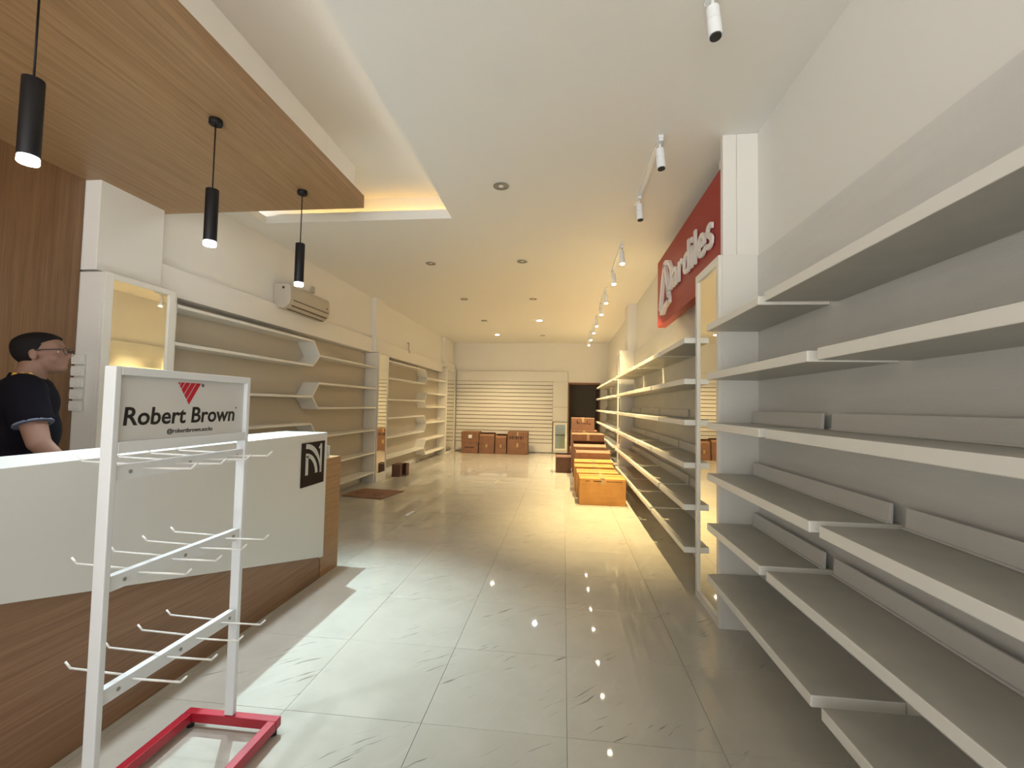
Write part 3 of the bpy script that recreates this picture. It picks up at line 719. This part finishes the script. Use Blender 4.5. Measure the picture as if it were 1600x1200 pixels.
# ------------------------------------------------------------------ the man behind the counter
def blob(parts, voxel, name, m, parent, smooth_it=6):
    bm = bmesh.new()
    for q in parts:
        if q[0] == 's':         # ellipsoid: centre, radii, optional rotation
            mt = Matrix.Translation(q[1]) @ (q[3] if len(q) > 3 else Matrix.Identity(4)) @ Matrix.Diagonal((*q[2], 1))
            bmesh.ops.create_uvsphere(bm, u_segments=24, v_segments=16, radius=1, matrix=mt)
        elif q[0] == 'c':       # capsule p,r,q,r with optional flattening
            p0, r0, p1, r1 = Vector(q[1]), q[2], Vector(q[3]), q[4]
            addcyl(bm, p0, p1, r0, r1, n=24)
            bmesh.ops.create_uvsphere(bm, u_segments=24, v_segments=14, radius=r0, matrix=Matrix.Translation(p0))
            if len(q) < 6: bmesh.ops.create_uvsphere(bm, u_segments=24, v_segments=14, radius=r1, matrix=Matrix.Translation(p1))
    me = bpy.data.meshes.new('tmp'); bm.to_mesh(me); bm.free()
    tmp = bpy.data.objects.new('tmp', me); C.objects.link(tmp)
    r = tmp.modifiers.new('r', 'REMESH'); r.mode = 'VOXEL'; r.voxel_size = voxel; r.use_smooth_shade = True
    s = tmp.modifiers.new('s', 'SMOOTH'); s.iterations = smooth_it; s.factor = .5
    sync()
    me2 = bpy.data.meshes.new_from_object(tmp.evaluated_get(bpy.context.evaluated_depsgraph_get()))
    bpy.data.objects.remove(tmp); me2.name = name; me2.materials.clear(); me2.materials.append(m)
    for p in me2.polygons: p.use_smooth = True
    o = bpy.data.objects.new(name, me2); C.objects.link(o); o.parent = parent
    return o
# local frame: +y is the way the chest faces, +x his right hand side
man = thing('person', 'man in a black short sleeved jersey and glasses looking up behind the counter', 'person', (-2.75, 2.10, 0.0), rz=math.radians(-44)); man.scale = (1.06, 1.06, 1.008)
RY = lambda a: Matrix.Rotation(math.radians(a), 4, 'Y'); RXm = lambda a: Matrix.Rotation(math.radians(a), 4, 'X')
HT = 1.655
hc = Vector((0.0, .035, 1.535))                      # head centre
hr = Matrix.Rotation(math.radians(-14), 4, 'Z') @ RXm(8)     # the head turns to his right and tips up
hx = lambda x, y, z: hc + (hr.to_3x3() @ Vector((x, y, z)))
hd = [('s', hx(0, -.008, .022), (.076, .096, .088), hr), ('s', hx(0, .028, -.035), (.058, .066, .070), hr), ('s', hx(0, .058, -.082), (.030, .030, .022), hr),
      ('s', hx(0, .094, -.022), (.011, .018, .016), hr), ('s', hx(0, .084, -.004), (.008, .012, .026), hr), ('s', hx(0, .080, .015), (.050, .018, .012), hr),
      ('s', hx(0, .082, -.050), (.022, .012, .006), hr), ('s', hx(0, .080, -.060), (.020, .012, .007), hr),
      ('s', hx(.079, -.006, -.014), (.008, .018, .030), hr), ('s', hx(-.079, -.006, -.014), (.008, .018, .030), hr),
      ('s', hx(.040, .055, -.035), (.024, .024, .026), hr), ('s', hx(-.040, .055, -.035), (.024, .024, .026), hr)]
sh = Vector((.175, 0, 1.345)); el = Vector((.262, .07, 1.09)); wr = Vector((.262, .215, .905))
shl = Vector((-.175, 0, 1.345)); ell = Vector((-.25, -.01, 1.08)); wrl = Vector((-.265, .05, .86))
bd = hd + [('c', (0, -.012, 1.36), .060, (0, .015, 1.48), .055),
      ('s', (0, -.01, 1.28), (.165, .105, .13)), ('s', (0, 0, 1.13), (.150, .110, .16)), ('s', (0, 0, .97), (.160, .115, .12)),
      ('c', sh, .058, el, .043), ('c', el, .042, wr, .027), ('c', shl, .058, ell, .043), ('c', ell, .042, wrl, .027),
      ('c', (.09, 0, .90), .085, (.10, .01, .50), .055), ('c', (.10, .01, .50), .054, (.10, -.01, .10), .036), ('c', (.10, -.01, .07), .035, (.11, .10, .045), .028),
      ('c', (-.09, 0, .90), .085, (-.10, .01, .50), .055), ('c', (-.10, .01, .50), .054, (-.10, -.01, .10), .036), ('c', (-.10, -.01, .07), .035, (-.11, .10, .045), .028)]
for (w_, e_, s_) in ((wr, el, 1), (wrl, ell, -1)):
    d = (w_-e_).normalized(); d = (d + Vector((0, .2, -.15))).normalized()
    side = Vector((1, 0, 0)); palm = w_ + d*.05
    bd += [('c', w_, .026, palm, .028), ('c', w_+side*.014, .016, palm+side*.022+d*.02, .017), ('c', w_-side*.014, .016, palm-side*.022+d*.02, .017)]
    for i, (off, ln) in enumerate(((-.030, .070), (-.010, .080), (.010, .076), (.030, .060))):
        b0 = palm + side*off + d*.012; dn = (d+Vector((0, 0, -.25))).normalized(); b1 = b0+dn*ln*.5; b2 = b1+(dn+Vector((0, -.1, -.55))).normalized()*ln*.5
        bd += [('c', b0, .0095, b1, .0088), ('c', b1, .0086, b2, .0075)]
    b0 = w_+d*.02 - side*s_*.026; b1 = b0 + (d - side*s_*.8).normalized()*.035; b2 = b1 + (d*1.2 - side*s_*.2).normalized()*.028
    bd += [('c', b0, .012, b1, .0105), ('c', b1, .0102, b2, .009)]
body = blob(bd, .0065, 'body', M_skin, man, 5)
# clothing
k1 = sh+(el-sh)*.66; k2 = shl+(ell-shl)*.66
blob([('s', (0, -.015, 1.275), (.190, .128, .150)), ('s', (.125, -.005, 1.345), (.095, .085, .072)), ('s', (-.125, -.005, 1.345), (.095, .085, .072)), ('s', (0, -.005, 1.13), (.172, .130, .18)), ('s', (0, 0, .98), (.178, .132, .13)), ('c', (-.05, -.02, 1.36), .062, (.05, -.02, 1.36), .062),
      ('c', (0, -.02, 1.37), .068, (0, -.012, 1.412), .062, 1),
      ('c', sh+Vector((-.01, 0, .0)), .078, k1, .074, 1), ('c', shl+Vector((.01, 0, 0)), .078, k2, .074, 1)], .010, 'jersey', M_shirt, man, 4)
for k, e, s in ((k1, (el-sh).normalized(), 1), (k2, (ell-shl).normalized(), -1)):
    cyl('sleeve_cuff', k-e*.008, k+e*.001, .0700, M_cuff, man, n=32)
cyl('collar', (0, -.014, 1.395), (0, -.010, 1.420), .068, M_shirt, man, r2=.063, n=32)
for s in (-1, 1):
    for j in range(3):
        yy = -.036+.025*j
        bm = bmesh.new()
        pts = [Vector((s*x_, yy, 1.422-8*(x_-.125)**2-2.0*yy*yy)) for x_ in [.078+.016*i for i in range(7)]]
        for a, b in zip(pts[:-1], pts[1:]): addcyl(bm, a, b, .0075, n=8)
        new('shoulder_stripe', bm, M_yellow, man, smooth=True)
blob([('s', (0, 0, .93), (.170, .128, .09)), ('c', (.09, 0, .90), .096, (.10, .01, .50), .074), ('c', (.10, .01, .50), .074, (.10, -.01, .12), .062, 1),
      ('c', (-.09, 0, .90), .096, (-.10, .01, .50), .074), ('c', (-.10, .01, .50), .074, (-.10, -.01, .12), .062, 1)], .012, 'trousers', M_pants, man, 3)
for s in (-1, 1):
    bm = bmesh.new(); bmesh.ops.create_uvsphere(bm, u_segments=20, v_segments=12, radius=1, matrix=Matrix.Translation((s*.105, .05, .035)) @ Matrix.Diagonal((.05, .135, .045, 1)))
    for v in bm.verts: v.co.z = max(v.co.z, .001)
    new('shoe', bm, M_plug, man, smooth=True)
# hair cap: short at the sides, fuller on top
bm = bmesh.new(); bmesh.ops.create_uvsphere(bm, u_segments=160, v_segments=110, radius=1)
dele = []
for v in bm.verts:
    x, y, z = v.co
    # local head coordinates of the shell
    thick = 1.04 + .09*max(0, z) 
    X, Y, Z = x*.0775*thick, -.010+y*.0985*thick, .022+z*.0905*thick
    edge = -.055 if Y < -.03 else (-.055+ (Y+.03)*1.55 if Y < .028 else .045 + (Y-.028)*.55)
    if Z < edge: dele.append(v)
    if Z > .07: Z = .07+(Z-.07)*.75
    v.co = hx(X, Y, Z)
bmesh.ops.delete(bm, geom=dele, context='VERTS')
hair = new('hair', bm, M_hair, man, smooth=True); sd = hair.modifiers.new('s', 'SOLIDIFY'); sd.thickness = .008; sd.offset = -1
# glasses
gl = bmesh.new()
for s in (-1, 1):
    addtube(gl, [hx(s*.079, -.006, .006), hx(s*.078, .03, .010), hx(s*.070, .098, .008)], .0028, n=6)
    pts = [hx(s*.035+.027*math.cos(a), .101, .0+.019*math.sin(a)) for a in [2*PI*i/18 for i in range(19)]]
    addtube(gl, pts, .0015, n=6)
addtube(gl, [hx(-.008, .102, .004), hx(.008, .102, .004)], .0015, n=6)
new('glasses', gl, M_plug, man, smooth=True)
for s in (-1, 1):
    bm = bmesh.new(); bmesh.ops.create_uvsphere(bm, u_segments=14, v_segments=10, radius=.0095, matrix=Matrix.Translation(hx(s*.031, .066, .001)))
    new('eye', bm, M_paper, man, smooth=True)
